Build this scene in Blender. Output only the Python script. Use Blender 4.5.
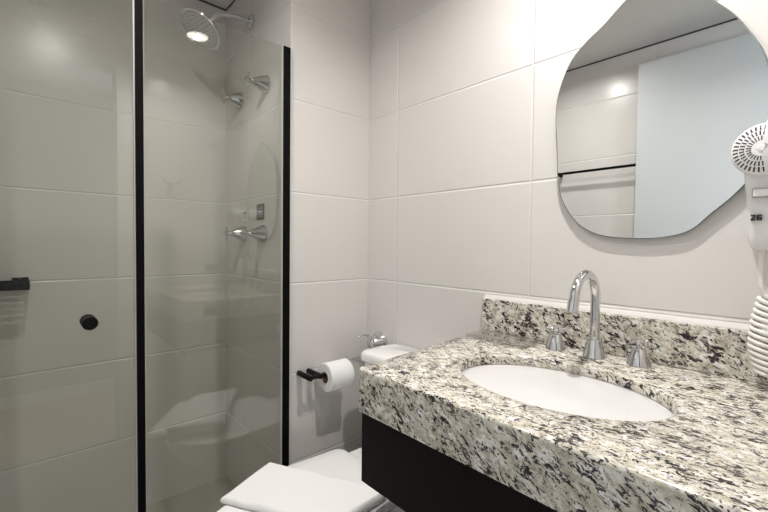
import bpy, bmesh, math, random
from mathutils import Vector, Matrix, noise as mnoise
from mathutils.geometry import interpolate_bezier

for o in list(bpy.data.objects):
    bpy.data.objects.remove(o, do_unlink=True)
SC = bpy.context.scene
COL = SC.collection
PI = math.pi

# ------------------------------------------------------------------ camera
CAM_Z = 1.171
cam_data = bpy.data.cameras.new('camera')
cam_data.sensor_width = 36.0
cam_data.lens = 398.69 / 768 * 36.0
cam_data.clip_start = 0.01
cam = bpy.data.objects.new('camera', cam_data)
COL.objects.link(cam)
yaw, pit, rol = math.radians(42.224), math.radians(-1.644), math.radians(0.6127)
F = Vector((math.sin(yaw) * math.cos(pit), math.cos(yaw) * math.cos(pit), math.sin(pit)))
R0 = Vector((math.cos(yaw), -math.sin(yaw), 0))
U0 = R0.cross(F)
R = R0 * math.cos(rol) + U0 * math.sin(rol)
U = -R0 * math.sin(rol) + U0 * math.cos(rol)
cam.matrix_world = Matrix(((R.x, U.x, -F.x, 0), (R.y, U.y, -F.y, 0), (R.z, U.z, -F.z, CAM_Z), (0, 0, 0, 1)))
SC.camera = cam

# ------------------------------------------------------------------ world, lights, exposure
world = bpy.data.worlds.new('world')
SC.world = world
world.use_nodes = True
wb = world.node_tree.nodes['Background']
wb.inputs[0].default_value = (0.75, 0.86, 1.0, 1)
wb.inputs[1].default_value = 1.0

SC.view_settings.view_transform = 'Standard'
SC.view_settings.look = 'None'
SC.view_settings.gamma = 1.0
SC.view_settings.exposure = 0.55
SC.view_settings.use_curve_mapping = False

# recessed ceiling lamps: place, watts, beam angle
LAMPS = [((0.13, 1.0), 4.7, 160), ((0.725, 0.355), 7.3, 150)]
CEIL = 2.305
LAMP_COLOR = (1.0, 0.967, 0.932)


def area_light(name, loc, rot, size, energy, color, shape='DISK', size_y=None, spread=PI):
    l = bpy.data.lights.new(name, 'AREA')
    l.shape = shape
    l.size = size
    if size_y:
        l.size_y = size_y
    l.energy = energy
    l.color = color
    l.spread = spread
    o = bpy.data.objects.new(name, l)
    o.location = loc
    o.rotation_euler = rot
    COL.objects.link(o)
    return o


for (lx, ly), watt, beam in LAMPS:
    area_light('downlight_beam', (lx, ly, CEIL - 0.010), (0, 0, 0), 0.045, watt, LAMP_COLOR, spread=math.radians(beam))
# daylight coming through the window of the corridor outside the bathroom door
area_light('corridor_daylight', (1.2, -1.12, 1.5), (math.radians(62), 0, math.radians(25)), 0.95, 26.0, (0.80, 0.89, 1.0),
           'RECTANGLE', 1.15)

# ------------------------------------------------------------------ measured places
XA = 1.1316      # mirror wall
YB = 1.347       # wall with the toilet paper; plane of the shower glass
XB = 0.746       # valve wall of the shower
YS = 1.985       # far wall of the shower
XL = -0.386      # left wall
YN = -0.07       # wall with the doorway, beside the camera
CZ = 0.8954      # counter top
ROW0 = 0.329     # first horizontal joint of the tiles
TH = 0.3451
TW = 0.5785

# ------------------------------------------------------------------ materials


def new_mat(name):
    m = bpy.data.materials.new(name)
    m.use_nodes = True
    return m, m.node_tree.nodes, m.node_tree.links, m.node_tree.nodes['Principled BSDF']


def plain(name, col, rough=0.5, metal=0.0, spec=0.5, var=0.03, scale=20.0, bump=0.0, coat=0.0):
    """a plain procedural material: colour with a faint noise variation"""
    m, n, l, b = new_mat(name)
    tc = n.new('ShaderNodeTexCoord')
    nz = n.new('ShaderNodeTexNoise')
    nz.inputs['Scale'].default_value = scale
    nz.inputs['Detail'].default_value = 3
    l.new(tc.outputs['Object'], nz.inputs['Vector'])
    mx = n.new('ShaderNodeMix')
    mx.data_type = 'RGBA'
    mx.inputs[6].default_value = (*[c * (1 - var) for c in col], 1)
    mx.inputs[7].default_value = (*[min(1, c * (1 + var)) for c in col], 1)
    l.new(nz.outputs['Fac'], mx.inputs[0])
    l.new(mx.outputs[2], b.inputs['Base Color'])
    b.inputs['Roughness'].default_value = rough
    b.inputs['Metallic'].default_value = metal
    b.inputs['Specular IOR Level'].default_value = spec
    b.inputs['Coat Weight'].default_value = coat
    if bump:
        bp = n.new('ShaderNodeBump')
        bp.inputs['Strength'].default_value = bump
        bp.inputs['Distance'].default_value = 0.002
        l.new(nz.outputs['Fac'], bp.inputs['Height'])
        l.new(bp.outputs[0], b.inputs['Normal'])
    return m


def math_node(n, l, op, a, b=None, c=None):
    q = n.new('ShaderNodeMath')
    q.operation = op
    for i, v in enumerate((a, b, c)):
        if v is None:
            continue
        if isinstance(v, (int, float)):
            q.inputs[i].default_value = v
        else:
            l.new(v, q.inputs[i])
    return q.outputs[0]


def tile_mat(name, axis, off, tw=TW, th=TH, row0=ROW0, base=(0.69, 0.666, 0.640), grout=(0.76, 0.745, 0.725),
             rough=0.27, waxis='Z', gw=0.0026, joint_dark=0.0):
    """glossy rectified wall tiles: thin joints pressed into the surface, faint waviness"""
    m, n, l, b = new_mat(name)
    g = n.new('ShaderNodeNewGeometry')
    s = n.new('ShaderNodeSeparateXYZ')
    l.new(g.outputs['Position'], s.inputs[0])

    def joint(sock, o, period):
        u = math_node(n, l, 'SUBTRACT', sock, o - period / 2)
        u = math_node(n, l, 'DIVIDE', u, period)
        u = math_node(n, l, 'FRACT', u)
        u = math_node(n, l, 'SUBTRACT', u, 0.5)
        u = math_node(n, l, 'ABSOLUTE', u)
        return math_node(n, l, 'MULTIPLY', u, period)
    du = joint(s.outputs[axis], off, tw)
    dv = joint(s.outputs[waxis], row0, th)
    d = math_node(n, l, 'MINIMUM', du, dv)
    mr = n.new('ShaderNodeMapRange')
    mr.interpolation_type = 'SMOOTHSTEP'
    mr.inputs['From Min'].default_value = gw * 0.35
    mr.inputs['From Max'].default_value = gw
    l.new(d, mr.inputs['Value'])
    face = mr.outputs['Result']
    mr2 = n.new('ShaderNodeMapRange')
    mr2.interpolation_type = 'SMOOTHSTEP'
    mr2.inputs['From Min'].default_value = gw * 0.3
    mr2.inputs['From Max'].default_value = gw * 1.9
    l.new(d, mr2.inputs['Value'])
    nz = n.new('ShaderNodeTexNoise')
    nz.inputs['Scale'].default_value = 2.2
    nz.inputs['Detail'].default_value = 4
    l.new(g.outputs['Position'], nz.inputs['Vector'])
    mv = n.new('ShaderNodeMix')
    mv.data_type = 'RGBA'
    mv.inputs[6].default_value = (*[c * 0.975 for c in base], 1)
    mv.inputs[7].default_value = (*[c * 1.025 for c in base], 1)
    l.new(nz.outputs['Fac'], mv.inputs[0])
    mg = n.new('ShaderNodeMix')
    mg.data_type = 'RGBA'
    mg.inputs[6].default_value = (*grout, 1)
    l.new(mv.outputs[2], mg.inputs[7])
    l.new(face, mg.inputs[0])
    l.new(mg.outputs[2], b.inputs['Base Color'])
    rr = n.new('ShaderNodeMapRange')
    rr.inputs['To Min'].default_value = 0.75
    rr.inputs['To Max'].default_value = rough
    l.new(face, rr.inputs['Value'])
    l.new(rr.outputs['Result'], b.inputs['Roughness'])
    bp = n.new('ShaderNodeBump')
    bp.inputs['Strength'].default_value = 0.9
    bp.inputs['Distance'].default_value = 0.0018
    l.new(mr2.outputs['Result'], bp.inputs['Height'])
    nz2 = n.new('ShaderNodeTexNoise')
    nz2.inputs['Scale'].default_value = 9.0
    nz2.inputs['Detail'].default_value = 1
    l.new(g.outputs['Position'], nz2.inputs['Vector'])
    bp2 = n.new('ShaderNodeBump')
    bp2.inputs['Strength'].default_value = 0.05
    bp2.inputs['Distance'].default_value = 0.004
    l.new(nz2.outputs['Fac'], bp2.inputs['Height'])
    l.new(bp.outputs[0], bp2.inputs['Normal'])
    l.new(bp2.outputs[0], b.inputs['Normal'])
    return m


def granite_mat(name, rot=(0, 0, 0)):
    """cream granite with grey clouds and black-burgundy streaks that run one way"""
    m, n, l, b = new_mat(name)
    g = n.new('ShaderNodeNewGeometry')

    def mapped(scale, r):
        mp = n.new('ShaderNodeMapping')
        mp.vector_type = 'TEXTURE'
        mp.inputs['Rotation'].default_value = r
        mp.inputs['Scale'].default_value = scale
        l.new(g.outputs['Position'], mp.inputs['Vector'])
        return mp.outputs[0]

    def noise(vec, scale, detail, rough=0.6, dist=0.0):
        t = n.new('ShaderNodeTexNoise')
        t.inputs['Scale'].default_value = scale
        t.inputs['Detail'].default_value = detail
        t.inputs['Roughness'].default_value = rough
        t.inputs['Distortion'].default_value = dist
        l.new(vec, t.inputs['Vector'])
        return t.outputs['Fac']

    def ramp(fac, stops):
        r = n.new('ShaderNodeValToRGB')
        e = r.color_ramp.elements
        e[0].position, e[0].color = stops[0][0], (*stops[0][1], 1)
        e[1].position, e[1].color = stops[1][0], (*stops[1][1], 1)
        for p, c in stops[2:]:
            q = e.new(p)
            q.color = (*c, 1)
        l.new(fac, r.inputs[0])
        return r.outputs[0]

    def mix(fac, a, bcol):
        x = n.new('ShaderNodeMix')
        x.data_type = 'RGBA'
        l.new(fac, x.inputs[0])
        l.new(a, x.inputs[6])
        if isinstance(bcol, tuple):
            x.inputs[7].default_value = (*bcol, 1)
        else:
            l.new(bcol, x.inputs[7])
        return x.outputs[2]
    base = ramp(noise(mapped((1.0, 1.4, 1.0), rot), 62, 6, 0.7), [(0.36, (0.45, 0.41, 0.32)), (0.52, (0.68, 0.645, 0.555)), (0.64, (0.88, 0.87, 0.845))])
    greym = ramp(noise(mapped((1.0, 1.8, 1.0), rot), 95, 5, 0.65, 0.5), [(0.54, (0, 0, 0)), (0.64, (1, 1, 1))])
    c = mix(greym, base, (0.40, 0.37, 0.355))
    # black-burgundy flakes
    v2 = mapped((0.85, 2.1, 0.95), rot)
    f1 = noise(v2, 118, 7, 0.70, 0.9)
    big = noise(mapped((1.0, 1.6, 1.0), rot), 34, 2, 0.5)
    thr = math_node(n, l, 'MULTIPLY_ADD', big, 0.34, -0.17)
    f1 = math_node(n, l, 'ADD', f1, thr)
    dark = ramp(f1, [(0.534, (0, 0, 0)), (0.560, (1, 1, 1))])
    c = mix(dark, c, ramp(noise(v2, 40, 2), [(0.45, (0.012, 0.011, 0.014)), (0.66, (0.060, 0.036, 0.042))]))
    f2 = noise(mapped((1.0, 1.9, 1.0), (rot[0] + 0.3, rot[1], rot[2] + 0.2)), 230, 5, 0.65, 0.5)
    small = ramp(f2, [(0.585, (0, 0, 0)), (0.615, (1, 1, 1))])
    c = mix(small, c, (0.055, 0.048, 0.05))
    l.new(c, b.inputs['Base Color'])
    b.inputs['Roughness'].default_value = 0.16
    return m


def glass_sheet(name, tint, ior=1.5):
    """clear sheet glass as a solid slab: each face transmits straight on and mirrors by Fresnel"""
    m = bpy.data.materials.new(name)
    m.use_nodes = True
    n, l = m.node_tree.nodes, m.node_tree.links
    n.clear()
    out = n.new('ShaderNodeOutputMaterial')
    g = n.new('ShaderNodeNewGeometry')
    mr = n.new('ShaderNodeMapRange')
    mr.inputs['To Min'].default_value = ior
    mr.inputs['To Max'].default_value = 1 / ior
    l.new(g.outputs['Backfacing'], mr.inputs['Value'])
    fr = n.new('ShaderNodeFresnel')
    l.new(mr.outputs[0], fr.inputs['IOR'])
    nz = n.new('ShaderNodeTexNoise')
    nz.inputs['Scale'].default_value = 3
    l.new(g.outputs['Position'], nz.inputs['Vector'])
    mc = n.new('ShaderNodeMix')
    mc.data_type = 'RGBA'
    mc.inputs[6].default_value = (*tint, 1)
    mc.inputs[7].default_value = (*[min(1, t * 1.01) for t in tint], 1)
    l.new(nz.outputs['Fac'], mc.inputs[0])
    tr = n.new('ShaderNodeBsdfTransparent')
    l.new(mc.outputs[2], tr.inputs[0])
    gl = n.new('ShaderNodeBsdfGlossy')
    gl.inputs['Roughness'].default_value = 0.0
    mx = n.new('ShaderNodeMixShader')
    l.new(fr.outputs[0], mx.inputs[0])
    l.new(tr.outputs[0], mx.inputs[1])
    l.new(gl.outputs[0], mx.inputs[2])
    l.new(mx.outputs[0], out.inputs[0])
    return m


def emit(name, col, strength):
    m, n, l, b = new_mat(name)
    b.inputs['Base Color'].default_value = (*col, 1)
    b.inputs['Emission Color'].default_value = (*col, 1)
    b.inputs['Emission Strength'].default_value = strength
    return m


def wood_mat(name, c1, c2, rough=0.4, scale=(1.0, 14.0, 14.0), spec=0.5):
    m, n, l, b = new_mat(name)
    tc = n.new('ShaderNodeNewGeometry')
    mp = n.new('ShaderNodeMapping')
    mp.inputs['Scale'].default_value = scale
    l.new(tc.outputs['Position'], mp.inputs['Vector'])
    nz = n.new('ShaderNodeTexNoise')
    nz.inputs['Scale'].default_value = 5
    nz.inputs['Detail'].default_value = 6
    nz.inputs['Distortion'].default_value = 0.6
    l.new(mp.outputs[0], nz.inputs['Vector'])
    mx = n.new('ShaderNodeMix')
    mx.data_type = 'RGBA'
    mx.inputs[6].default_value = (*c1, 1)
    mx.inputs[7].default_value = (*c2, 1)
    l.new(nz.outputs['Fac'], mx.inputs[0])
    l.new(mx.outputs[2], b.inputs['Base Color'])
    b.inputs['Roughness'].default_value = rough
    b.inputs['Specular IOR Level'].default_value = spec
    return m


def fabric_mat(name, col, scale=900.0):
    m, n, l, b = new_mat(name)
    tc = n.new('ShaderNodeTexCoord')
    nz = n.new('ShaderNodeTexNoise')
    nz.inputs['Scale'].default_value = scale
    nz.inputs['Detail'].default_value = 2
    l.new(tc.outputs['Object'], nz.inputs['Vector'])
    mx = n.new('ShaderNodeMix')
    mx.data_type = 'RGBA'
    mx.inputs[6].default_value = (*[c * 0.94 for c in col], 1)
    mx.inputs[7].default_value = (*col, 1)
    l.new(nz.outputs['Fac'], mx.inputs[0])
    l.new(mx.outputs[2], b.inputs['Base Color'])
    b.inputs['Roughness'].default_value = 0.95
    b.inputs['Specular IOR Level'].default_value = 0.1
    bp = n.new('ShaderNodeBump')
    bp.inputs['Strength'].default_value = 0.5
    bp.inputs['Distance'].default_value = 0.0015
    l.new(nz.outputs['Fac'], bp.inputs['Height'])
    l.new(bp.outputs[0], b.inputs['Normal'])
    return m


M = {}
M['tile_x'] = tile_mat('tile_across', 'X', XA)
M['tile_right'] = tile_mat('tile_mirror_wall', 'Y', 0.595)
M['tile_valve'] = tile_mat('tile_valve_wall', 'Y', 1.724)
M['tile_shower'] = tile_mat('tile_shower_wall', 'X', 0.372)
M['tile_left'] = tile_mat('tile_left_wall', 'Y', 0.655)
M['floor'] = tile_mat('floor_tile', 'X', 0.1, 0.6, 0.6, 0.05, base=(0.42, 0.40, 0.37), grout=(0.45, 0.43, 0.40), rough=0.35, waxis='Y')
M['shower_floor'] = tile_mat('shower_floor_tile', 'X', 0.45, 0.6, 0.6, 1.36, base=(0.46, 0.44, 0.39), grout=(0.55, 0.53, 0.49), rough=0.4, waxis='Y')
M['ceiling'] = plain('ceiling_paint', (0.80, 0.79, 0.775), 0.85, spec=0.2, bump=0.05)
M['granite'] = granite_mat('granite', (0.50, 0.0, 0.10))
M['glass'] = glass_sheet('shower_glass', (0.925, 0.938, 0.912), 1.72)
M['acrylic'] = glass_sheet('clear_acrylic', (0.93, 0.93, 0.93), 1.47)
M['black'] = plain('black_aluminium', (0.003, 0.003, 0.0032), 0.5, spec=0.08, var=0.1)
M['black_satin'] = plain('black_satin_metal', (0.005, 0.005, 0.005), 0.35, spec=0.2, var=0.1)
M['seal'] = plain('translucent_seal', (0.62, 0.64, 0.60), 0.4)
M['chrome'] = plain('chrome', (0.68, 0.68, 0.695), 0.06, metal=1.0, var=0.01)
M['chrome_brushed'] = plain('satin_chrome', (0.60, 0.60, 0.62), 0.20, metal=1.0, var=0.02)
M['nozzle'] = plain('nozzle_plate', (0.46, 0.47, 0.46), 0.17, metal=1.0, var=0.04, scale=120)
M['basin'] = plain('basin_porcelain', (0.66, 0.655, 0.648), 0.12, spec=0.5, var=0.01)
M['porcelain'] = plain('white_porcelain', (0.90, 0.895, 0.885), 0.10, spec=0.55, var=0.01, coat=0.3)
M['toilet_plastic'] = plain('toilet_seat_plastic', (0.90, 0.895, 0.89), 0.22, var=0.01)
M['towel'] = fabric_mat('white_towel', (0.92, 0.915, 0.905))
M['paper'] = fabric_mat('tissue_paper', (0.90, 0.895, 0.89), 500)
M['card'] = plain('brown_cardboard', (0.30, 0.17, 0.09), 0.9, var=0.1)
M['cabinet'] = wood_mat('black_brown_laminate', (0.0045, 0.0036, 0.0033), (0.008, 0.0064, 0.006), 0.5, (1, 1.0, 30), spec=0.12)
M['white_plastic'] = plain('white_dryer_plastic', (0.80, 0.79, 0.79), 0.25, var=0.01)
M['cord'] = plain('white_cord_rubber', (0.80, 0.78, 0.74), 0.38, var=0.02)
M['switch_grey'] = plain('grey_switch_recess', (0.38, 0.37, 0.37), 0.4)
M['slot'] = plain('dark_slot', (0.030, 0.020, 0.022), 0.7, var=0.1)
M['print'] = plain('black_print', (0.015, 0.015, 0.016), 0.5, var=0.1)
M['plate_light'] = plain('pale_sticker', (0.66, 0.64, 0.60), 0.35, var=0.02)
M['plate_dark'] = plain('dark_plaque', (0.055, 0.058, 0.052), 0.35, var=0.1)
M['plate_line'] = plain('grey_print', (0.33, 0.34, 0.31), 0.5, var=0.05)
M['mirror'] = plain('silvered_glass', (0.83, 0.845, 0.835), 0.0, metal=1.0, var=0.0)
M['mirror_edge'] = plain('polished_mirror_edge', (0.16, 0.20, 0.18), 0.15, var=0.05)
M['door'] = plain('white_lacquered_door', (0.58, 0.60, 0.605), 0.45, var=0.01)
M['jamb'] = plain('white_door_frame', (0.78, 0.78, 0.77), 0.35, var=0.01)
M['wood_floor'] = wood_mat('light_oak_floor', (0.48, 0.33, 0.21), (0.62, 0.46, 0.31), 0.4, (1.2, 9, 1))
M['paint'] = plain('corridor_paint', (0.34, 0.34, 0.32), 0.8, var=0.02)
M['caulk'] = plain('white_caulk', (0.66, 0.645, 0.625), 0.6, var=0.02)
M['lamp'] = emit('lamp_diffuser', (1.0, 0.93, 0.84), 6.0)
M['hose'] = plain('braided_steel_hose', (0.42, 0.42, 0.42), 0.32, metal=0.9, var=0.3, scale=300)

# ------------------------------------------------------------------ mesh helpers


def tag(o, label=None, cat=None, group=None, kind=None):
    if label:
        o['label'] = label
    if cat:
        o['category'] = cat
    if group:
        o['group'] = group
    if kind:
        o['kind'] = kind
    return o


def thing(name, loc, label, cat, group=None):
    o = bpy.data.objects.new(name, None)
    o.empty_display_size = 0.05
    o.location = loc
    COL.objects.link(o)
    return tag(o, label, cat, group)


def world_loc(o):
    v = Vector(o.location)
    while o.parent:
        o = o.parent
        v += Vector(o.location)
    return v


def obj(name, bm, mat, parent=None, smooth=True, bevel=0.0, seg=2, subsurf=0, origin=None, angle=40):
    """link a bmesh given in world coordinates as ONE object (its own origin at `origin` or its parent's place)"""
    bmesh.ops.recalc_face_normals(bm, faces=bm.faces[:])
    base = world_loc(parent) if parent else Vector((0, 0, 0))
    if parent is None and origin is None:
        origin = (0, 0, 0)
    o_world = Vector(origin) if origin is not None else base
    bmesh.ops.translate(bm, verts=bm.verts[:], vec=-o_world)
    me = bpy.data.meshes.new(name)
    bm.to_mesh(me)
    bm.free()
    for m_ in (mat if isinstance(mat, (list, tuple)) else [mat]):
        me.materials.append(m_)
    o = bpy.data.objects.new(name, me)
    COL.objects.link(o)
    if parent:
        o.parent = parent
    o.location = o_world - base
    if smooth:
        for p in me.polygons:
            p.use_smooth = True
        if hasattr(me, 'set_sharp_from_angle'):
            me.set_sharp_from_angle(angle=math.radians(angle))
    if bevel:
        b = o.modifiers.new('bevel', 'BEVEL')
        b.width = bevel
        b.segments = seg
        b.limit_method = 'ANGLE'
        b.harden_normals = False
    if subsurf:
        s = o.modifiers.new('subsurf', 'SUBSURF')
        s.levels = s.render_levels = subsurf
    return o


def struct(name, bm, mat, **k):
    o = obj(name, bm, mat, **k)
    o['kind'] = 'structure'
    return o


def box(lo, hi, bm=None):
    bm = bm or bmesh.new()
    x0, y0, z0 = lo
    x1, y1, z1 = hi
    v = [bm.verts.new(p) for p in ((x0, y0, z0), (x1, y0, z0), (x1, y1, z0), (x0, y1, z0),
                                   (x0, y0, z1), (x1, y0, z1), (x1, y1, z1), (x0, y1, z1))]
    for f in ((0, 3, 2, 1), (4, 5, 6, 7), (0, 1, 5, 4), (1, 2, 6, 5), (2, 3, 7, 6), (3, 0, 4, 7)):
        bm.faces.new([v[i] for i in f])
    return bm


def loft(rings, bm=None, cap0=True, cap1=True, closed=True):
    bm = bm or bmesh.new()
    vr = [[bm.verts.new(p) for p in r] for r in rings]
    n = len(vr[0])
    for a, b in zip(vr[:-1], vr[1:]):
        for i in range(n if closed else n - 1):
            j = (i + 1) % n
            bm.faces.new((a[i], a[j], b[j], b[i]))
    if cap0:
        bm.faces.new(list(reversed(vr[0])))
    if cap1:
        bm.faces.new(vr[-1])
    return bm


def frame_of(axis):
    z = Vector(axis).normalized()
    t = Vector((0, 0, 1)) if abs(z.z) < 0.9 else Vector((1, 0, 0))
    x = t.cross(z).normalized()
    return x, z.cross(x), z


def lathe(profile, origin, axis, seg=32, bm=None, caps=True):
    """profile: (radius, distance along the axis) from one end to the other"""
    x, y, z = frame_of(axis)
    o = Vector(origin)
    rings = []
    for r, h in profile:
        r = max(r, 1e-4)
        rings.append([o + z * h + (x * math.cos(2 * PI * i / seg) + y * math.sin(2 * PI * i / seg)) * r for i in range(seg)])
    return loft(rings, bm, caps, caps)


def tube(path, radius, seg=12, bm=None):
    pts = [Vector(p) for p in path]
    rad = radius if isinstance(radius, (list, tuple)) else [radius] * len(pts)
    rings = []
    x = None
    for i, p in enumerate(pts):
        t = (pts[min(i + 1, len(pts) - 1)] - pts[max(i - 1, 0)]).normalized()
        if x is None:
            x = frame_of(t)[0]
        x = (x - t * x.dot(t)).normalized()
        y = t.cross(x)
        rings.append([p + (x * math.cos(2 * PI * k / seg) + y * math.sin(2 * PI * k / seg)) * rad[i] for k in range(seg)])
    return loft(rings, bm)


def catmull(pts, sub=8, closed=False):
    P = [Vector(p) for p in pts]
    n = len(P)
    out = []
    for i in range(n if closed else n - 1):
        a, b, c, d = (P[(i - 1) % n], P[i], P[(i + 1) % n], P[(i + 2) % n]) if closed else \
            (P[max(i - 1, 0)], P[i], P[i + 1], P[min(i + 2, n - 1)])
        for k in range(sub):
            t = k / sub
            out.append(0.5 * ((2 * b) + (c - a) * t + (2 * a - 5 * b + 4 * c - d) * t * t + (3 * b - a - 3 * c + d) * t ** 3))
    if not closed:
        out.append(P[-1])
    return out


def rounded_rect(x0, y0, x1, y1, r, seg=6):
    pts = []
    for cx, cy, a0 in ((x1 - r, y1 - r, 0), (x0 + r, y1 - r, 90), (x0 + r, y0 + r, 180), (x1 - r, y0 + r, 270)):
        for k in range(seg + 1):
            a = math.radians(a0 + 90 * k / seg)
            pts.append((cx + r * math.cos(a), cy + r * math.sin(a)))
    return pts


# ------------------------------------------------------------------ the room
struct('floor', box((XL - 0.1, YN - 0.12, -0.08), (XA + 0.1, YB - 0.004, 0.0)), M['floor'], smooth=False)
struct('floor_shower', box((XL - 0.1, YB - 0.004, -0.08), (XB + 0.02, YS + 0.1, 0.0)), M['shower_floor'], smooth=False)
struct('floor_corridor', box((-1.6, -1.1, -0.08), (2.2, YN - 0.12, 0.0)), M['wood_floor'], smooth=False)
struct('ceiling', box((XL - 0.1, YN - 0.12, CEIL), (XA + 0.1, YS + 0.1, CEIL + 0.1)), M['ceiling'], smooth=False)
struct('ceiling_corridor', box((-1.6, -1.1, CEIL), (2.2, YN - 0.12, CEIL + 0.1)), M['ceiling'], smooth=False)
struct('wall_right', box((XA, YN - 0.12, 0), (XA + 0.1, YB, CEIL)), M['tile_right'], smooth=False)
# pier between toilet corner and shower: one face carries the paper holder, the other the shower valves
pier = box((XB, YB, 0), (XA + 0.1, YS + 0.1, CEIL))
bmesh.ops.recalc_face_normals(pier, faces=pier.faces[:])
for f in pier.faces:
    f.normal_update()
    f.material_index = 1 if abs(f.normal.x) > 0.5 else 0
struct('wall_far', pier, [M['tile_x'], M['tile_valve']], smooth=False, bevel=0.002)
struct('wall_shower', box((XL - 0.1, YS, 0), (XB, YS + 0.1, CEIL)), M['tile_shower'], smooth=False)
struct('wall_left', box((XL - 0.1, YN - 0.12, 0), (XL, YS, CEIL)), M['tile_left'], smooth=False)
# wall with the doorway, beside the camera
DX0, DX1, DH = -0.33, 0.435, 2.19
bm = bmesh.new()
box((XL, YN - 0.12, 0), (DX0, YN, CEIL), bm)
box((DX1, YN - 0.12, 0), (XA, YN, CEIL), bm)
box((DX0, YN - 0.12, DH), (DX1, YN, CEIL), bm)
struct('wall_back', bm, M['tile_x'], smooth=False)
bm = bmesh.new()
box((DX1 - 0.025, YN - 0.135, 0), (DX1 + 0.04, YN + 0.012, DH + 0.03), bm)
box((DX0 - 0.03, YN - 0.135, 0), (DX0 + 0.02, YN + 0.012, DH + 0.03), bm)
box((DX0 + 0.02, YN - 0.135, DH - 0.02), (DX1 - 0.025, YN + 0.012, DH + 0.03), bm)
struct('trim_1', bm, M['jamb'], smooth=False, bevel=0.003)
# corridor outside, seen only as a reflection in the shower glass
bm = bmesh.new()
WX0, WX1, WZ0, WZ1 = 0.72, 1.68, 0.92, 2.08
box((-1.6, -1.2, 0), (WX0, -1.1, CEIL), bm)
box((WX1, -1.2, 0), (2.2, -1.1, CEIL), bm)
box((WX0, -1.2, 0), (WX1, -1.1, WZ0), bm)
box((WX0, -1.2, WZ1), (WX1, -1.1, CEIL), bm)
struct('wall_corridor_far', bm, M['paint'], smooth=False)
struct('wall_corridor_left', box((-1.7, -1.1, 0), (-1.6, YN - 0.12, CEIL)), M['paint'], smooth=False)
struct('wall_corridor_right', box((2.2, -1.1, 0), (2.3, YN - 0.12, CEIL)), M['paint'], smooth=False)
bm = bmesh.new()
box((-1.6, YN - 0.14, 0), (XL - 0.1, YN - 0.12, CEIL), bm)
box((XA + 0.1, YN - 0.14, 0), (2.2, YN - 0.12, CEIL), bm)
struct('wall_corridor_near', bm, M['paint'], smooth=False)
struct('baseboard_corridor', box((-1.6, -1.1, 0), (2.2, -1.085, 0.08)), M['jamb'], smooth=False, bevel=0.002)
bm = bmesh.new()
for a, b in (((WX0, WZ0), (WX0 + 0.04, WZ1)), ((WX1 - 0.04, WZ0), (WX1, WZ1)), ((WX0 + 0.04, WZ0), (WX1 - 0.04, WZ0 + 0.04)),
             ((WX0 + 0.04, WZ1 - 0.04), (WX1 - 0.04, WZ1))):
    box((a[0], -1.16, a[1]), (b[0], -1.13, b[1]), bm)
win = struct('window_1', bm, M['jamb'], smooth=False)

# open door leaf standing along the left wall
door = struct('door_1', box((-0.335, -0.045, 0.008), (-0.30, 0.715, 2.178)), M['door'], smooth=False, bevel=0.002)
bm = lathe([(0.024, 0), (0.024, 0.006), (0.011, 0.008), (0.010, 0.045)], (-0.30, 0.655, 1.0), (1, 0, 0), 20)
tube([(-0.257, 0.655, 1.0), (-0.252, 0.63, 1.0), (-0.252, 0.54, 1.0)], 0.009, 12, bm)
hd = obj('door_handle', bm, M['chrome_brushed'], door)

# dark strips painted as the shade in a gap between tiles and ceiling
gap = plain('painted_gap_shade', (0.06, 0.058, 0.055), 0.8)
bm = box((XL, YS - 0.0012, CEIL - 0.009), (XB, YS, CEIL))
box((XB - 0.0012, YB, CEIL - 0.009), (XB, YS - 0.0012, CEIL), bm)
struct('shade_strip_shower', bm, gap, smooth=False)
struct('shade_strip_left', box((XL, YN, CEIL - 0.009), (XL + 0.0012, YS - 0.0012, CEIL)), gap, smooth=False)

# ------------------------------------------------------------------ recessed ceiling lamps
for i, ((lx, ly), w, bm_) in enumerate(LAMPS):
    lab = ('round white recessed ceiling light in front of the shower glass' if i == 0
           else 'round white recessed ceiling light above the washbasin')
    t = thing('ceiling_light', (lx, ly, CEIL), lab, 'ceiling light', 'recessed ceiling lights')
    obj('frame', lathe([(0.052, -0.001), (0.062, -0.001), (0.068, -0.004), (0.066, -0.008), (0.054, -0.008), (0.052, -0.004)],
                       (lx, ly, CEIL), (0, 0, 1), 40, caps=False), M['white_plastic'], t)
    obj('diffuser', lathe([(0.0, -0.002), (0.051, -0.002), (0.051, -0.006), (0.0, -0.006)], (lx, ly, CEIL), (0, 0, 1), 40), M['lamp'], t)

# ------------------------------------------------------------------ shower enclosure
GT = 1.888
t = thing('shower_screen', (0.5, YB, 0), 'fixed clear glass shower screen with black edge profiles beside the toilet', 'shower screen')
obj('glass_pane', box((0.262, YB - 0.004, 0.012), (0.714, YB + 0.004, GT)), M['glass'], t, smooth=False)
obj('wall_profile', box((0.7115, YB - 0.012, 0.0), (0.7385, YB + 0.012, GT + 0.001)), M['black'], t, smooth=False, bevel=0.0015)
obj('edge_profile', box((0.2445, YB - 0.014, 0.0), (0.2645, YB + 0.012, GT + 0.02)), M['black'], t, smooth=False, bevel=0.0015)
obj('seal', box((0.2648, YB - 0.0065, 0.012), (0.2672, YB + 0.0065, GT)), M['seal'], t, smooth=False)
obj('wall_seal', box((0.7090, YB - 0.0065, 0.012), (0.7112, YB + 0.0065, GT)), M['seal'], t, smooth=False)
obj('wall_filler', box((0.7385, YB - 0.006, 0.0), (0.7458, YB + 0.006, GT)), M['seal'], t, smooth=False)

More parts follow.
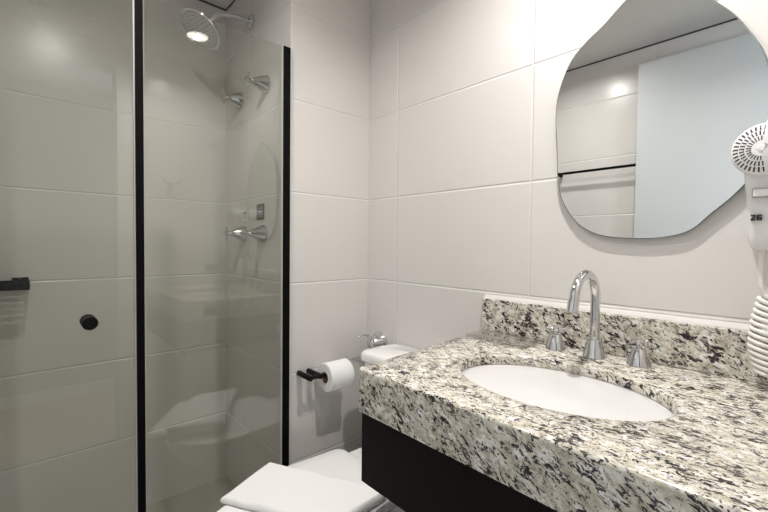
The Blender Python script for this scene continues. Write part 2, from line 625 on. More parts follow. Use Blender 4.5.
t = thing('shower_door', (-0.07, YB, 0), 'clear glass shower door with a small round black knob', 'shower door')
pane = obj('glass_pane', box((-0.378, YB - 0.004, 0.012), (0.2405, YB + 0.004, GT + 0.02)), M['glass'], t, smooth=False)
obj('seal', box((0.2408, YB - 0.0065, 0.012), (0.2442, YB + 0.0065, GT + 0.02)), M['seal'], t, smooth=False)
bm = lathe([(0.0, -0.030), (0.016, -0.030), (0.0185, -0.027), (0.0185, -0.008), (0.012, -0.006), (0.012, -0.0042)], (0.133, YB, 0.95), (0, 1, 0), 28)
lathe([(0.012, 0.0042), (0.012, 0.006), (0.0185, 0.008), (0.0185, 0.027), (0.016, 0.030), (0.0, 0.030)], (0.133, YB, 0.95), (0, 1, 0), 28, bm)
obj('door_knob', bm, M['black_satin'], t)

# shower head on its arm
HC = Vector((0.532, 1.687, 2.014))
HN = Vector((-0.58, -0.12, -0.81)).normalized()      # face direction
t = thing('overhead_shower', (XB, 1.687, 2.126), 'round chrome rain shower head on a curved wall arm', 'shower head')
obj('flange', lathe([(0.0, 0.0), (0.031, 0.0), (0.031, 0.007), (0.025, 0.012), (0.013, 0.014), (0.0, 0.014)], (XB - 0.0005, 1.687, 2.126), (-1, 0, 0), 28), M['chrome'], t)
neck = HC - HN * 0.045
path = catmull([(XB - 0.01, 1.687, 2.126), (XB - 0.06, 1.687, 2.123), (0.64, 1.687, 2.115), (0.607, 1.687, 2.105), (0.582, 1.687, 2.078), tuple(neck)], 8)
obj('arm', tube(path, 0.0105, 14), M['chrome'], t)
hx, hy, hz = frame_of(HN)
obj('head', lathe([(0.0, -0.046), (0.016, -0.046), (0.018, -0.030), (0.024, -0.020), (0.058, -0.012), (0.081, -0.008), (0.0838, -0.003), (0.0825, 0.0), (0.079, 0.001), (0.0, 0.001)], HC, HN, 56), M['chrome'], t)
bm = lathe([(0.0, 0.0012), (0.077, 0.0012), (0.077, 0.0022), (0.0, 0.0022)], HC, HN, 56)
for rr, cnt in ((0.015, 6), (0.029, 12), (0.043, 18), (0.057, 24), (0.070, 30)):
    for k in range(cnt):
        a = 2 * PI * k / cnt
        p = HC + hx * rr * math.cos(a) + hy * rr * math.sin(a)
        lathe([(0.0022, 0.002), (0.0018, 0.0045), (0.0, 0.0045)], p, HN, 6, bm)
obj('spray_plate', bm, M['nozzle'], t)

# valves


def valve(y, z, label):
    t = thing('shower_valve', (XB, y, z), label, 'shower valve', 'chrome valves on the shower wall')
    o = (XB - 0.0005, y, z)
    K = 1.14
    pr = [(0.0, 0.0), (0.0315, 0.0), (0.0325, 0.003), (0.0315, 0.007), (0.027, 0.018), (0.017, 0.038), (0.010, 0.052), (0.0088, 0.060), (0.0, 0.060)]
    obj('cone', lathe([(a * K, b * K) for a, b in pr], o, (-1, 0, 0), 32), M['chrome'], t)
    pr = [(0.0, 0.0595), (0.007, 0.0595), (0.0095, 0.063), (0.0095, 0.074), (0.006, 0.078), (0.0, 0.079)]
    bm = lathe([(a * K, b * K) for a, b in pr], o, (-1, 0, 0), 20)
    for k in range(4):
        a = k * PI / 2 + 0.12
        d = Vector((0, math.cos(a), math.sin(a)))
        c = Vector((XB - 0.069 * K, y, z))
        lathe([(0.0046, 0.005), (0.0038, 0.014), (0.0040, 0.021), (0.0056, 0.023), (0.0056, 0.026), (0.0, 0.0285)], c, d, 10, bm)
    obj('cross_handle', bm, M['chrome'], t)
    return t


valve(1.542, 1.816, 'chrome cone valve with cross handle, upper pair, nearer the glass')
valve(1.803, 1.818, 'chrome cone valve with cross handle, upper pair, nearer the shower corner')
valve(1.569, 1.211, 'chrome cone valve with cross handle below the dark plaque')
valve(1.769, 1.213, 'chrome cone valve with cross handle below the pale sticker')

# plaques above the lower valves
t = thing('wall_sticker', (XB, 1.756, 1.30), 'pale sticker with small dark print above the lower shower valve', 'sticker')
obj('plate', box((XB - 0.002, 1.722, 1.268), (XB - 0.0002, 1.790, 1.335)), M['plate_light'], t, smooth=False, bevel=0.0006)
bm = box((XB - 0.0024, 1.738, 1.303), (XB - 0.0019, 1.776, 1.308))
box((XB - 0.0024, 1.770, 1.300), (XB - 0.0019, 1.775, 1.303), bm)
box((XB - 0.0024, 1.741, 1.3085), (XB - 0.0019, 1.746, 1.312), bm)
box((XB - 0.0024, 1.748, 1.287), (XB - 0.0019, 1.764, 1.2895), bm)
box((XB - 0.0024, 1.754, 1.2935), (XB - 0.0019, 1.759, 1.297), bm)
obj('print', bm, M['print'], t, smooth=False)
t = thing('wall_plaque', (XB, 1.598, 1.30), 'dark grey plaque with faint lines above the lower shower valve', 'plaque')
obj('plate', box((XB - 0.0035, 1.564, 1.270), (XB - 0.0002, 1.632, 1.336)), M['plate_dark'], t, smooth=False, bevel=0.0008)
bm = box((XB - 0.004, 1.573, 1.301), (XB - 0.0034, 1.623, 1.306))
box((XB - 0.004, 1.578, 1.290), (XB - 0.0034, 1.618, 1.2925), bm)
box((XB - 0.004, 1.580, 1.282), (XB - 0.0034, 1.616, 1.2845), bm)
box((XB - 0.004, 1.576, 1.317), (XB - 0.0034, 1.620, 1.3195), bm)
obj('print', bm, M['plate_line'], t, smooth=False)

# slatted shelf on the far wall of the shower
SX0, SX1 = -0.20, 0.018
t = thing('shower_shelf', ((SX0 + SX1) / 2, YS, 1.01), 'black slatted metal shelf on the far shower wall', 'shelf')
bm = box((SX0, YS - 0.125, 1.000), (SX1, YS - 0.115, 1.026))
box((SX0, YS - 0.0115, 1.000), (SX1, YS - 0.0002, 1.026), bm)
box((SX0, YS - 0.115, 1.000), (SX0 + 0.008, YS - 0.0115, 1.026), bm)
box((SX1 - 0.008, YS - 0.115, 1.000), (SX1, YS - 0.0115, 1.026), bm)
obj('rim', bm, M['black'], t, smooth=False)
for k in range(6):
    y = YS - 0.102 + k * 0.0155
    obj('slat', box((SX0 + 0.0078, y, 1.001), (SX1 - 0.0078, y + 0.0062, 1.007)), M['black'], t, smooth=False)
bm = box((SX1 - 0.048, YS - 0.006, 1.0255), (SX1 - 0.002, YS - 0.0002, 1.036))
obj('bracket', bm, M['black'], t, smooth=False, bevel=0.001)
obj('screw', lathe([(0.0, 0.0), (0.0032, 0.0), (0.0026, 0.002), (0.0, 0.0022)], (SX1 - 0.026, YS - 0.006, 1.031), (0, -1, 0), 12), M['chrome'], t)

# ------------------------------------------------------------------ vanity: granite top with apron, hole and backsplash
BC = Vector((0.806, 0.365, CZ))
BA, BB = 0.152, 0.207       # half sizes of the basin cut-out along X and Y
N = 192
corners = [(0.5545, -0.068), (XA - 0.0006, -0.068), (XA - 0.0006, 0.748), (0.5545, 0.696)]


def outline(inset, r=0.012):
    """the counter outline with a small rounded front corner, pulled in by inset on the two free edges"""
    x0, xr = corners[0][0] + inset, corners[1][0]
    yn = corners[0][1]
    yl = lambda x: 0.696 + (x - 0.5545) / (XA - 0.5545) * 0.050 - inset
    pts = []

    def seg(a, b, n):
        for k in range(n):
            pts.append((a[0] + (b[0] - a[0]) * k / n, a[1] + (b[1] - a[1]) * k / n))
    rr = max(r - inset, 0.002)
    seg((xr, yn), (xr, yl(xr)), 50)
    seg((xr, yl(xr)), (x0 + rr, yl(x0 + rr)), 38)
    c = (x0 + rr, yl(x0 + rr) - rr)
    for k in range(10):
        a = math.radians(90 + 90 * k / 10)
        pts.append((c[0] + rr * math.cos(a), c[1] + rr * math.sin(a)))
    seg((x0, c[1]), (x0, yn), 56)
    seg((x0, yn), (xr, yn), 38)
    return pts


base_out = outline(0.0)
angs = [math.atan2((q[1] - BC.y) / BB, (q[0] - BC.x) / BA) for q in base_out]


def ell(s, z):
    return [(BC.x + (BA + s) * math.cos(a), BC.y + (BB + s) * math.sin(a), z) for a in angs]


def out(inset, z):
    return [(x, y, z) for x, y in outline(inset)]


t_top = thing('vanity_countertop', (0.84, 0.33, CZ), 'speckled cream and black granite vanity top with deep front edge', 'countertop')
rings = [ell(0.0, CZ - 0.022), ell(0.0, CZ - 0.004), ell(0.0012, CZ - 0.0012), ell(0.004, CZ),
         out(0.006, CZ), out(0.002, CZ - 0.0018), out(0.0, CZ - 0.006), out(0.0, CZ - 0.0975), out(0.004, CZ - 0.0975),
         out(0.022, CZ - 0.0975), out(0.022, CZ - 0.022)]
bm = loft(rings, cap0=False, cap1=False)
bm.verts.ensure_lookup_table()
n_ = len(base_out)
for i in range(n_):
    j = (i + 1) % n_
    k0 = (len(rings) - 1) * n_
    bm.faces.new((bm.verts[k0 + i], bm.verts[k0 + j], bm.verts[j], bm.verts[i]))
obj('slab', bm, M['granite'], t_top, angle=50)
obj('backsplash', box((XA - 0.0215, -0.068, CZ + 0.0003), (XA - 0.0005, 0.745, CZ + 0.104)), M['granite'], t_top, smooth=False, bevel=0.0025)
# white sealant along the backsplash
bm = bmesh.new()
prof = [(XA - 0.0004, CZ + 0.1042), (XA - 0.0085, CZ + 0.1042), (XA - 0.0068, CZ + 0.1075), (XA - 0.0035, CZ + 0.1120), (XA - 0.0004, CZ + 0.1160)]
loft([[(x, -0.068, z) for x, z in prof], [(x, 0.746, z) for x, z in prof]], bm)
obj('sealant', bm, M['caulk'], t_top)

# basin under the cut-out
t = thing('washbasin', (BC.x, BC.y, CZ - 0.17), 'white oval washbasin set under the granite top', 'washbasin')
ring = lambda a, b, z, m=96: [(BC.x + a * math.cos(2 * PI * i / m), BC.y + b * math.sin(2 * PI * i / m), z) for i in range(m)]
RZ = CZ - 0.0225
prof = [(1.10, RZ - 0.001), (1.10, RZ), (1.02, RZ), (1.015, RZ - 0.003), (1.005, RZ - 0.020), (0.985, RZ - 0.050), (0.95, RZ - 0.078), (0.88, RZ - 0.104),
        (0.74, RZ - 0.124), (0.50, RZ - 0.134), (0.24, RZ - 0.1375), (0.02, RZ - 0.1385)]
ins = [ring(BA * s, BB * s, z) for s, z in prof]
outs = [ring(BA * s + 0.012, BB * s + 0.012, z - 0.012) for s, z in reversed(prof[2:])]
obj('bowl', loft(ins + [ring(0.002, 0.002, RZ - 0.139)] + outs), M['basin'], t, angle=60)
obj('drain', lathe([(0.0, 0.0), (0.024, 0.0), (0.024, 0.003), (0.020, 0.005), (0.008, 0.004), (0.0, 0.004)], (BC.x, BC.y, RZ - 0.1375), (0, 0, 1), 28), M['chrome'], t)

# faucet
FX, FY = 1.056, 0.378
t = thing('faucet', (FX, FY, CZ), 'tall chrome gooseneck basin faucet spout behind the washbasin', 'faucet')
obj('base', lathe([(0.0, 0.0002), (0.0265, 0.0002), (0.0265, 0.004), (0.0245, 0.008), (0.0165, 0.043), (0.0155, 0.046), (0.0, 0.046)], (FX, FY, CZ), (0, 0, 1), 36), M['chrome'], t)
arc = []
ACX, AR, AZ = FX - 0.064, 0.064, CZ + 0.149
for k in range(0, 29):
    a = math.radians(0 + k * 168 / 28)
    arc.append((ACX + AR * math.cos(a), FY, AZ + AR * math.sin(a) * 0.95))
e = Vector(arc[-1])
dirn = (Vector(arc[-1]) - Vector(arc[-2])).normalized()
pth = [(FX, FY, CZ + 0.044), (FX, FY, CZ + 0.09), (FX, FY, CZ + 0.13)] + arc + [tuple(e + dirn * 0.012)]
obj('spout', tube(pth, 0.0112, 20), M['chrome'], t)
obj('aerator', tube([tuple(e + dirn * 0.0115), tuple(e + dirn * 0.0125), tuple(e + dirn * 0.037), tuple(e + dirn * 0.038)], [0.0108, 0.0125, 0.0125, 0.0108], 20), M['chrome'], t)


def basin_handle(x, y, label, rot):
    t = thing('basin_tap', (x, y, CZ), label, 'tap', 'chrome taps beside the basin spout')
    obj('cone', lathe([(0.0, 0.0002), (0.0255, 0.0002), (0.0255, 0.003), (0.0235, 0.009), (0.0150, 0.037), (0.0125, 0.040), (0.0, 0.040)], (x, y, CZ), (0, 0, 1), 32), M['chrome'], t)
    bm = lathe([(0.006, 0.0395), (0.006, 0.048), (0.0085, 0.051), (0.0085, 0.059), (0.005, 0.062), (0.0, 0.0625)], (x, y, CZ), (0, 0, 1), 20)
    for k in range(4):
        a = rot + k * PI / 2
        lathe([(0.0040, 0.004), (0.0032, 0.012), (0.0034, 0.017), (0.0048, 0.019), (0.0048, 0.022), (0.0, 0.024)], (x, y, CZ + 0.055), (math.cos(a), math.sin(a), 0), 10, bm)
    obj('cross_knob', bm, M['chrome'], t)


basin_handle(1.059, 0.477, 'chrome cone tap with cross knob left of the gooseneck spout', 0.5)
basin_handle(1.064, 0.283, 'chrome cone tap with cross knob right of the gooseneck spout', 0.95)

# clear acrylic tray in the corner of the counter
t = thing('clear_tray', (1.04, 0.62, CZ), 'clear acrylic tray lying along the backsplash at the counter end', 'tray')
bm = box((0.978, 0.528, CZ + 0.0004), (1.104, 0.712, CZ + 0.0044))
for lo, hi in (((0.978, 0.528), (0.981, 0.712)), ((1.101, 0.528), (1.104, 0.712)), ((0.981, 0.528), (1.101, 0.531)), ((0.981, 0.709), (1.101, 0.712))):
    box((*lo, CZ + 0.0044), (*hi, CZ + 0.012), bm)
obj('tray', bm, M['acrylic'], t, smooth=False)

# cabinet below
t = thing('vanity_cabinet', (0.84, 0.31, 0.645), 'dark brown wall-hung vanity drawer cabinet under the granite top', 'cabinet')
bm = box((0.583, -0.068, 0.638), (XA - 0.001, 0.668, 0.662))
for y0_, y1_ in ((-0.068, -0.05), (0.650, 0.668)):
    box((0.583, y0_, 0.662), (XA - 0.001, y1_, CZ - 0.099), bm)
box((XA - 0.017, -0.05, 0.662), (XA - 0.001, 0.650, CZ - 0.099), bm)
box((0.583, -0.05, 0.662), (0.593, 0.650, CZ - 0.099), bm)
obj('body', bm, M['cabinet'], t, smooth=False)
obj('drawer_front', box((0.562, -0.068, 0.636), (0.5825, 0.688, CZ - 0.0985)), M['cabinet'], t, smooth=False, bevel=0.0012)

# ------------------------------------------------------------------ mirror
MX = XA - 0.016
pts = [(0.304, 1.795), (0.344, 1.776), (0.392, 1.737), (0.439, 1.705), (0.476, 1.666), (0.504, 1.595), (0.511, 1.53), (0.506, 1.448), (0.501, 1.353),
       (0.488, 1.298), (0.46, 1.25), (0.428, 1.219), (0.379, 1.198), (0.303, 1.191), (0.243, 1.195), (0.199, 1.21), (0.166, 1.243), (0.127, 1.283),
       (0.095, 1.33), (0.078, 1.39), (0.074, 1.46), (0.083, 1.535), (0.094, 1.575), (0.113, 1.615), (0.138, 1.658), (0.172, 1.702), (0.205, 1.745), (0.25, 1.785)]
k_ = MX / (XA - 0.03)
crv = catmull([(0, y * k_, CAM_Z + (z - CAM_Z) * k_) for y, z in pts], 6, True)


def mring(x, s):
    c = sum(crv, Vector()) / len(crv)
    res = []
    n_ = len(crv)
    for i, p in enumerate(crv):
        tg = (crv[(i + 1) % n_] - crv[i - 1]).normalized()
        nrm = Vector((0, tg.z, -tg.y))
        if nrm.dot(p - c) < 0:
            nrm = -nrm
        q = p + nrm * s
        res.append((x, q.y, q.z))
    return res


t = thing('wall_mirror', (XA, 0.29, 1.19), 'frameless pebble-shaped wall mirror above the washbasin', 'mirror')
bm = loft([mring(MX, -0.0022), mring(MX + 0.0012, 0.0)], cap0=False, cap1=False)
loft([mring(MX + 0.0012, 0.0), mring(MX + 0.005, 0.0)], bm, cap0=False, cap1=True)
obj('glass_edge', bm, M['mirror_edge'], t)
bm = bmesh.new()
bm.faces.new([bm.verts.new(p) for p in mring(MX, -0.0022)])
obj('mirror_glass', bm, M['mirror'], t, smooth=False)
bm = bmesh.new()
loft([mring(MX + 0.0051, -0.03), mring(XA - 0.0003, -0.03)], bm)
obj('backing', bm, M['black'], t, smooth=False)

# ------------------------------------------------------------------ hair dryer on its wall holder, with coiled cord
HY = 0.078
t = thing('hair_dryer', (XA, HY, 1.20), 'white hair dryer with round slotted grille hanging on the wall by the mirror', 'hair dryer')
# wall holder
bm = bmesh.new()
loft([[(XA - 0.0005, y, z) for y, z in rounded_rect(HY - 0.034, 1.185, HY + 0.030, 1.330, 0.02)],
      [(XA - 0.034, y, z) for y, z in rounded_rect(HY - 0.034, 1.185, HY + 0.030, 1.330, 0.02)]], bm)
obj('holder', bm, M['white_plastic'], t, bevel=0.004)
# handle
hr = []
for z, hw, x0, x1 in ((1.168, 0.008, 1.062, 1.084), (1.1695, 0.014, 1.056, 1.090), (1.178, 0.0185, 1.048, 1.096), (1.196, 0.0205, 1.044, 1.0972), (1.24, 0.0225, 1.038, 1.0972),
                      (1.28, 0.0245, 1.030, 1.0972), (1.305, 0.0265, 1.020, 1.0972), (1.33, 0.028, 1.012, 1.0972)):
    hw += 0.0025
    hr.append([(x, y, z) for x, y in rounded_rect(x0, HY - hw, x1, HY + hw, min(hw, (x1 - x0) / 2) * 0.6, 5)])
obj('handle', loft(hr), M['white_plastic'], t, angle=60)
# barrel head with dome and grille towards the room
GC = Vector((1.012, HY + 0.001, 1.354))
GN = Vector((-0.97, 0.16, 0.02)).normalized()
obj('barrel', lathe([(0.0, -0.098), (0.030, -0.098), (0.040, -0.090), (0.046, -0.055), (0.049, -0.020), (0.0485, -0.004), (0.047, 0.0), (0.0, 0.0)], GC, GN, 48), M['white_plastic'], t)
dome = [(0.0475, -0.001), (0.0475, 0.002), (0.0455, 0.0055), (0.038, 0.0098), (0.028, 0.0128), (0.016, 0.0146), (0.0, 0.0150)]
gr = obj('grille', lathe(dome, GC, GN, 64), M['white_plastic'], t)
gx, gy, gz = frame_of(GN)


def dome_h(r):
    for (r0, h0), (r1, h1) in zip(dome[2:-1], dome[3:]):
        if r1 <= r <= r0:
            return h1 + (h0 - h1) * (r - r1) / (r0 - r1)
    return 0.0055


bm = bmesh.new()
for r0, r1, cnt in ((0.0345, 0.0428, 36), (0.0245, 0.0322, 32), (0.0145, 0.0220, 26)):
    for k in range(cnt):
        a = 2 * PI * (k + 0.5) / cnt
        hw = r0 * PI / cnt * 0.44
        er = gx * math.cos(a) + gy * math.sin(a)
        et = -gx * math.sin(a) + gy * math.cos(a)
        c = []
        for r, s in ((r0, -1), (r0, 1), (r1, 1), (r1, -1)):
            c.append(GC + er * r + et * hw * s + GN * (dome_h(r) + 0.0008))
        low = [p - GN * 0.003 for p in c]
        loft([low, c], bm)
sl = obj('vent_slots', bm, M['slot'], gr, smooth=False)
obj('cap', lathe([(0.0, 0.013), (0.0058, 0.0150), (0.0048, 0.0168), (0.0, 0.0172)], GC, GN, 20), M['white_plastic'], gr)
# smooth half shell beside the grille
sh = []
for ang in range(-88, 89, 8):
    a = math.radians(ang)
    p = []
    for rr, h in ((0.007, 0.0215), (0.030, 0.0195), (0.0495, 0.010), (0.0505, -0.014), (0.0495, -0.014), (0.0475, 0.004), (0.030, 0.010), (0.007, 0.012)):
        q = GC + Vector((0, -1, 0)) * (rr * math.cos(a) * 0.92 + 0.004) + Vector((0, 0, 1)) * rr * math.sin(a) + GN * h
        p.append(q)
    sh.append(p)
obj('shell', loft(sh), M['white_plastic'], t, angle=60)
# slide switch, print
sw = box((1.0215, HY - 0.020, 1.2665), (1.036, HY + 0.0165, 1.284))
obj('switch_recess', sw, M['switch_grey'], t, smooth=False, bevel=0.002)
obj('switch', box((1.0185, HY - 0.018, 1.2685), (1.030, HY + 0.0145, 1.282)), M['white_plastic'], t, smooth=False, bevel=0.002)
bm = bmesh.new()


def mark(y0, z0, y1, z1):
    # small printed bar on the handle face (y counted to the right as seen from the room)
    lx = 1.0418 - 0.012 * ((1.2325 - 1.20) / 0.05) * 0.45
    box((lx - 0.004, HY + 0.0178 - y1 * 0.93, z0), (lx + 0.004, HY + 0.0178 - y0 * 0.93, z1), bm)


Z0 = 1.2245
for s in (((0, 0.0), (0.0075, 0.0022)), ((0, 0.0088), (0.0075, 0.011)), ((0.0008, 0.0022), (0.0030, 0.0045)), ((0.0028, 0.0043), (0.0052, 0.0068)), ((0.0048, 0.0066), (0.0072, 0.0090)),
          ((0.0095, 0.0), (0.0172, 0.0022)), ((0.0095, 0.0045), (0.0172, 0.0066)), ((0.0095, 0.0088), (0.0172, 0.011)), ((0.0095, 0.0022), (0.0114, 0.0088)), ((0.0150, 0.0022), (0.0172, 0.0045))):
    (a, b), (c, d) = s
    mark(a, Z0 + b, c, Z0 + d)
obj('logo', bm, M['print'], t, smooth=False)
# cord: straight lead, coil, return to the wall
cp = catmull([(1.073, HY + 0.002, 1.171), (1.073, HY + 0.003, 1.150), (1.075, HY + 0.002, 1.100), (1.078, HY - 0.003, 1.084), (1.0775, HY - 0.006, 1.077)], 6)
helix = []
turns = 13
for k in range(turns * 22 + 1):
    u = k / (turns * 22)
    a = 2 * PI * turns * u + PI * 0.9
    zc = 1.078 - 0.152 * u
    rr = 0.010 + 0.0135 * math.sin(min(1, u * 1.6) * PI / 2)
    yc = HY - 0.007 - 0.010 * max(0, u - 0.7) / 0.3
    helix.append((1.0775 + rr * math.cos(a) * 0.85, yc + rr * math.sin(a), zc + 0.0045 * math.sin(a)))
tail = catmull([helix[-1], (1.080, HY - 0.040, 0.918), (1.085, HY - 0.060, 0.930), (1.092, HY - 0.085, 0.985), (1.098, HY - 0.100, 1.10), (1.105, HY - 0.102, 1.20)], 6)
obj('cord', tube(cp, 0.0046, 12), M['cord'], t)
obj('coiled_cord', tube(helix + tail[1:], 0.0044, 10), M['cord'], t)

# ------------------------------------------------------------------ toilet
TY = 1.007
t = thing('toilet', (0.8, TY, 0), 'white close-coupled toilet with closed lid under the folded towel', 'toilet')


def dshape(x_back, x_front, hw, z, n=26, sq=2.25, yb=None):
    """D outline: blunt at the back (towards the wall), round at the front"""
    pts = []
    L = x_back - x_front
    xc = x_front + L * 0.56
    for k in range(n + 1):           # front half ellipse from +y to -y
        a = PI / 2 + PI * k / n
        cs, sn = math.cos(a), math.sin(a)
        pts.append((xc + (xc - x_front) * math.copysign(abs(cs) ** (2 / sq), cs), TY + hw * math.copysign(abs(sn) ** (2 / sq), sn), z))
    r = 0.035
    w2 = hw * 0.93
    for cx, cy, a0 in ((x_back - r, TY - w2 + r, -90), (x_back - r, TY + w2 - r, 0)):
        for k in range(7):
            a = math.radians(a0 + 90 * k / 6)
            pts.append((cx + r * math.cos(a), cy + r * math.sin(a), z))
    return pts


# bowl
br = []
for z, xb, xf, hw in ((0.0, 1.06, 0.56, 0.105), (0.02, 1.06, 0.56, 0.105), (0.10, 1.05, 0.575, 0.10), (0.20, 1.05, 0.55, 0.115), (0.28, 1.09, 0.48, 0.150), (0.34, 1.115, 0.425, 0.175), (0.375, 1.12, 0.41, 0.180), (0.386, 1.12, 0.413, 0.178)):
    br.append(dshape(xb, xf, hw, z))
obj('bowl', loft(br), M['porcelain'], t, angle=60)


def slab(x_back, x_front, hw, z0, z1, r, crown=0.0):
    rr = []
    for ins, z in ((r, z0), (r * 0.3, z0 + r * 0.3), (0, z0 + r), (0, z1 - r), (r * 0.3, z1 - r * 0.3), (r, z1), (0.05, z1 + crown * 0.6), (0.10, z1 + crown)):
        rr.append(dshape(x_back - ins, x_front + ins, hw - ins, z))
    return loft(rr)


obj('seat', slab(0.845, 0.405, 0.182, 0.3865, 0.402, 0.004), M['toilet_plastic'], t, angle=60)
obj('seat_lid', slab(0.862, 0.398, 0.186, 0.404, 0.424, 0.006, 0.004), M['toilet_plastic'], t, angle=60)
for s in (-1, 1):
    obj('hinge', lathe([(0.0, -0.022), (0.009, -0.022), (0.010, -0.02), (0.010, 0.02), (0.009, 0.022), (0.0, 0.022)], (0.876, TY + s * 0.08, 0.402), (0, 1, 0), 16), M['toilet_plastic'], t)
# tank
tk = []
for z, x0, w in ((0.387, 0.975, 0.150), (0.40, 0.968, 0.156), (0.55, 0.960, 0.166), (0.728, 0.957, 0.170)):
    tk.append([(x, y, z) for x, y in rounded_rect(x0, TY - w, 1.124, TY + w, 0.03, 6)])
obj('tank', loft(tk), M['porcelain'], t, angle=60)
ld = []
for z, ins in ((0.7285, 0.006), (0.732, 0.001), (0.736, 0.0), (0.754, 0.0), (0.762, 0.003), (0.767, 0.010), (0.770, 0.024), (0.772, 0.05)):
    ld.append([(x, y, z) for x, y in rounded_rect(0.945 + ins, TY - 0.178 + ins, 1.128 - min(ins, 0.01), TY + 0.178 - ins, 0.032, 6)])
obj('tank_lid', loft(ld), M['porcelain'], t, angle=60)
obj('flush_button', lathe([(0.0, 0.0), (0.022, 0.0), (0.022, 0.004), (0.019, 0.006), (0.0, 0.006)], (1.04, TY - 0.02, 0.7715), (0, 0, 1), 24), M['chrome'], t)

# chrome wall valve with lever and hose behind the tank
VY, VZ = 1.262, 0.757
t = thing('wall_valve', (XA, VY, VZ), 'chrome wall valve with a thin lever above the toilet tank', 'valve')
obj('body', lathe([(0.0, 0.0), (0.043, 0.0), (0.044, 0.005), (0.041, 0.014), (0.031, 0.038), (0.024, 0.056), (0.015, 0.066), (0.0, 0.069)], (XA - 0.0005, VY, VZ), (-1, 0, 0), 32), M['chrome'], t)
lv = catmull([(XA - 0.056, VY, VZ + 0.018), (XA - 0.070, VY + 0.004, VZ + 0.036), (XA - 0.086, VY + 0.008, VZ + 0.041), (XA - 0.115, VY + 0.014, VZ + 0.033)], 6)
obj('lever', tube(lv, [0.0085 - 0.0055 * i / (len(lv) - 1) for i in range(len(lv))], 12), M['chrome'], t)
hp = catmull([(XA - 0.045, VY, VZ - 0.026), (XA - 0.06, VY - 0.001, 0.66), (XA - 0.085, VY - 0.002, 0.55), (XA - 0.09, VY - 0.004, 0.43), (XA - 0.06, VY - 0.006, 0.28), (XA - 0.002, VY - 0.006, 0.22)], 8)
obj('hose', tube(hp, 0.0065, 12), M['hose'], t)

# ------------------------------------------------------------------ folded towel on the lid
TQ = [Vector((0.570, 1.156, 0)), Vector((0.760, 0.806, 0)), Vector((0.388, 1.076, 0)), Vector((0.575, 0.775, 0))]
e1 = (TQ[1] - TQ[0]).normalized()
e2 = (TQ[2] - TQ[0]).normalized()
A = TQ[0]
TL1, TL2 = (TQ[1] - TQ[0]).length, (TQ[2] - TQ[0]).length


def tq(s, q):
    """point of the towel's plan: s along the back edge, q towards the front"""
    u, v = s / TL1, q / TL2
    return TQ[0] * (1 - u) * (1 - v) + TQ[1] * u * (1 - v) + TQ[2] * (1 - u) * v + TQ[3] * u * v


TZ = 0.4295


def soft_slab(l0, l1, w0, w1, z0, th, seed, nx=64, ny=52, droop=0.0, amp=0.004, edge=None, hem=None):
    """a soft folded cloth slab with rounded edges; first axis runs along the back edge"""
    bm = bmesh.new()
    edge = edge or th * 0.5
    top, bot = [], []
    for i in range(nx + 1):
        rt, rb = [], []
        for j in range(ny + 1):
            u = 0.5 - 0.5 * math.cos(PI * i / nx)
            v = 0.5 - 0.5 * math.cos(PI * j / ny)
            # the outline wanders a little
            s = l0 + (l1 - l0) * u
            q = w0 + (w1 - w0) * v
            n1 = mnoise.noise(Vector((s * 9, q * 9, seed)))
            n2 = mnoise.noise(Vector((s * 22, q * 22, seed + 7)))
            wob = mnoise.noise(Vector((s * 12, seed * 3.1, 1.0))) * 0.006 * (abs(v - 0.5) * 2) ** 3
            wob2 = mnoise.noise(Vector((q * 14, seed * 1.7, 5.0))) * 0.006 * (abs(u - 0.5) * 2) ** 3
            d = min(s - l0, l1 - s, q - w0, w1 - q)
            f = 1.0 if d >= edge else math.sqrt(max(0.0, 1 - (1 - d / edge) ** 2))
            h = 0.5 * th * f
            mid = z0 + th * 0.5
            p = tq(max(s, 0.0) + (wob2 if s > 0.02 else 0.0), q + wob)
            th_ = 0.0
            nv = Vector((0, 0, 1))
            drop = 0.0
            if s < 0:                      # the side that falls over the edge of the lid
                rr_ = 0.022
                th_ = min(-s / rr_, PI / 2)
                run = max(0.0, -s - rr_ * PI / 2)
                p = p - e1 * (rr_ * math.sin(th_))
                drop = rr_ * (1 - math.cos(th_)) + run
                nv = -e1 * math.sin(th_) + Vector((0, 0, 1)) * math.cos(th_)
            hemr = 0.0
            if hem is not None:
                for hh in hem:
                    hemr -= 0.0022 * math.exp(-((s - hh) / 0.003) ** 2)
            # the cloth thins towards the far corner
            mid -= 0.010 * max(0.0, s / TL1) ** 2
            zt = mid + h + (n1 * amp + n2 * amp * 0.35 + hemr) * f
            zb = mid - h
            pm = Vector((p.x, p.y, mid - drop))
            rt.append(bm.verts.new(pm + nv * (zt - mid)))
            rb.append(bm.verts.new(pm + nv * (zb - mid)) if 0 < i < nx and 0 < j < ny else rt[-1])
        top.append(rt)
        bot.append(rb)
    for i in range(nx):
        for j in range(ny):
            bm.faces.new((top[i][j], top[i + 1][j], top[i + 1][j + 1], top[i][j + 1]))
            f = (bot[i][j], bot[i][j + 1], bot[i + 1][j + 1], bot[i + 1][j])
            try:
                bm.faces.new(f)
            except ValueError:
                pass
    return bm


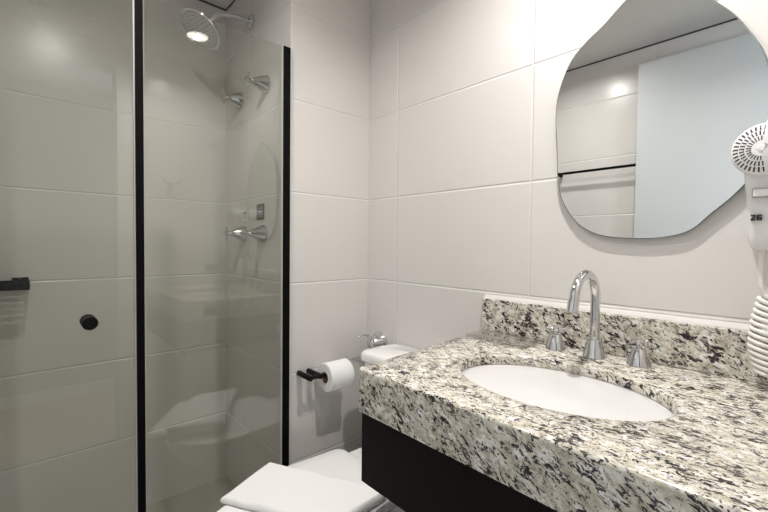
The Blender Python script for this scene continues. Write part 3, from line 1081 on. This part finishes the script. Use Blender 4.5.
t = thing('bath_towel', tuple((A + e1 * 0.19 + e2 * 0.13 + Vector((0, 0, TZ)))), 'white folded bath towel lying on the closed toilet lid', 'towel')
obj('lower_fold', soft_slab(0.008, TL1 + 0.004, 0.004, TL2 + 0.075, TZ + 0.0115, 0.022, 3.0, amp=0.0012), M['towel'], t, angle=80)
obj('upper_fold', soft_slab(0.0, TL1 - 0.004, 0.0, TL2, TZ + 0.0325, 0.024, 11.0, amp=0.0026, hem=(TL1 - 0.052, TL1 - 0.040)), M['towel'], t, angle=80)
obj('hem', soft_slab(TL1 - 0.012, TL1 + 0.008, 0.006, TL2 + 0.01, TZ + 0.026, 0.008, 21.0, nx=20, amp=0.001), M['towel'], t, angle=80)

# ------------------------------------------------------------------ paper holder and roll on the far wall
RY, RZ_ = 1.267, 0.672
t = thing('paper_holder', (0.80, YB, RZ_), 'black toilet paper holder on the tiled wall beside the shower', 'paper holder')
for px_ in (0.785, 0.827):
    obj('post', lathe([(0.0, 0.0005), (0.0105, 0.0005), (0.0105, 0.088), (0.0095, 0.090), (0.0, 0.090)], (px_, YB, RZ_), (0, -1, 0), 20), M['black_satin'], t)
obj('bar', lathe([(0.0, 0.0), (0.0085, 0.0), (0.0085, 0.180), (0.0075, 0.182), (0.0, 0.182)], (0.790, RY, RZ_), (1, 0, 0), 24), M['black_satin'], t)
t = thing('toilet_paper', (0.905, RY, RZ_ - 0.012), 'white toilet paper roll hanging on the black holder', 'toilet paper')
PC = Vector((0.851, RY, RZ_ - 0.0122))
PR, PL = 0.0545, 0.104
obj('paper', lathe([(0.0215, 0.0), (PR - 0.003, 0.0), (PR, 0.003), (PR, PL - 0.003), (PR - 0.003, PL), (0.0215, PL), (0.0215, 0.0)], PC, (1, 0, 0), 56, caps=False), M['paper'], t)
obj('core', lathe([(0.0208, -0.0005), (0.0216, -0.0005), (0.0216, PL + 0.0005), (0.0208, PL + 0.0005), (0.0208, -0.0005)], PC, (1, 0, 0), 32, caps=False), M['card'], t)

# ------------------------------------------------------------------ towel bar on the left wall (seen in the mirror)
t = thing('towel_bar', (XL, 0.9, 1.633), 'thin black towel bar on the left wall, seen in the mirror', 'towel bar')
obj('bar', box((XL + 0.056, 0.62, 1.626), (XL + 0.070, 1.175, 1.640)), M['black'], t, smooth=False, bevel=0.002)
for y in (0.632, 1.163):
    obj('bracket', box((XL + 0.0005, y - 0.008, 1.622), (XL + 0.0562, y + 0.008, 1.644)), M['black'], t, smooth=False, bevel=0.002)

# ------------------------------------------------------------------ robe hook on the doorway wall (its reflection shows in the glass)
t = thing('robe_hook', (0.69, YN, 1.50), 'small double robe hook on the doorway wall, reflected in the shower glass', 'hook')
obj('plate', box((0.675, YN + 0.0005, 1.46), (0.705, YN + 0.006, 1.55)), M['chrome_brushed'], t, smooth=False, bevel=0.002)
for s in (-1, 1):
    hk = catmull([(0.69 + s * 0.006, YN + 0.005, 1.535), (0.69 + s * 0.025, YN + 0.03, 1.535), (0.69 + s * 0.045, YN + 0.042, 1.55), (0.69 + s * 0.05, YN + 0.044, 1.568)], 6)
    obj('prong', tube(hk, 0.005, 10), M['chrome_brushed'], t)
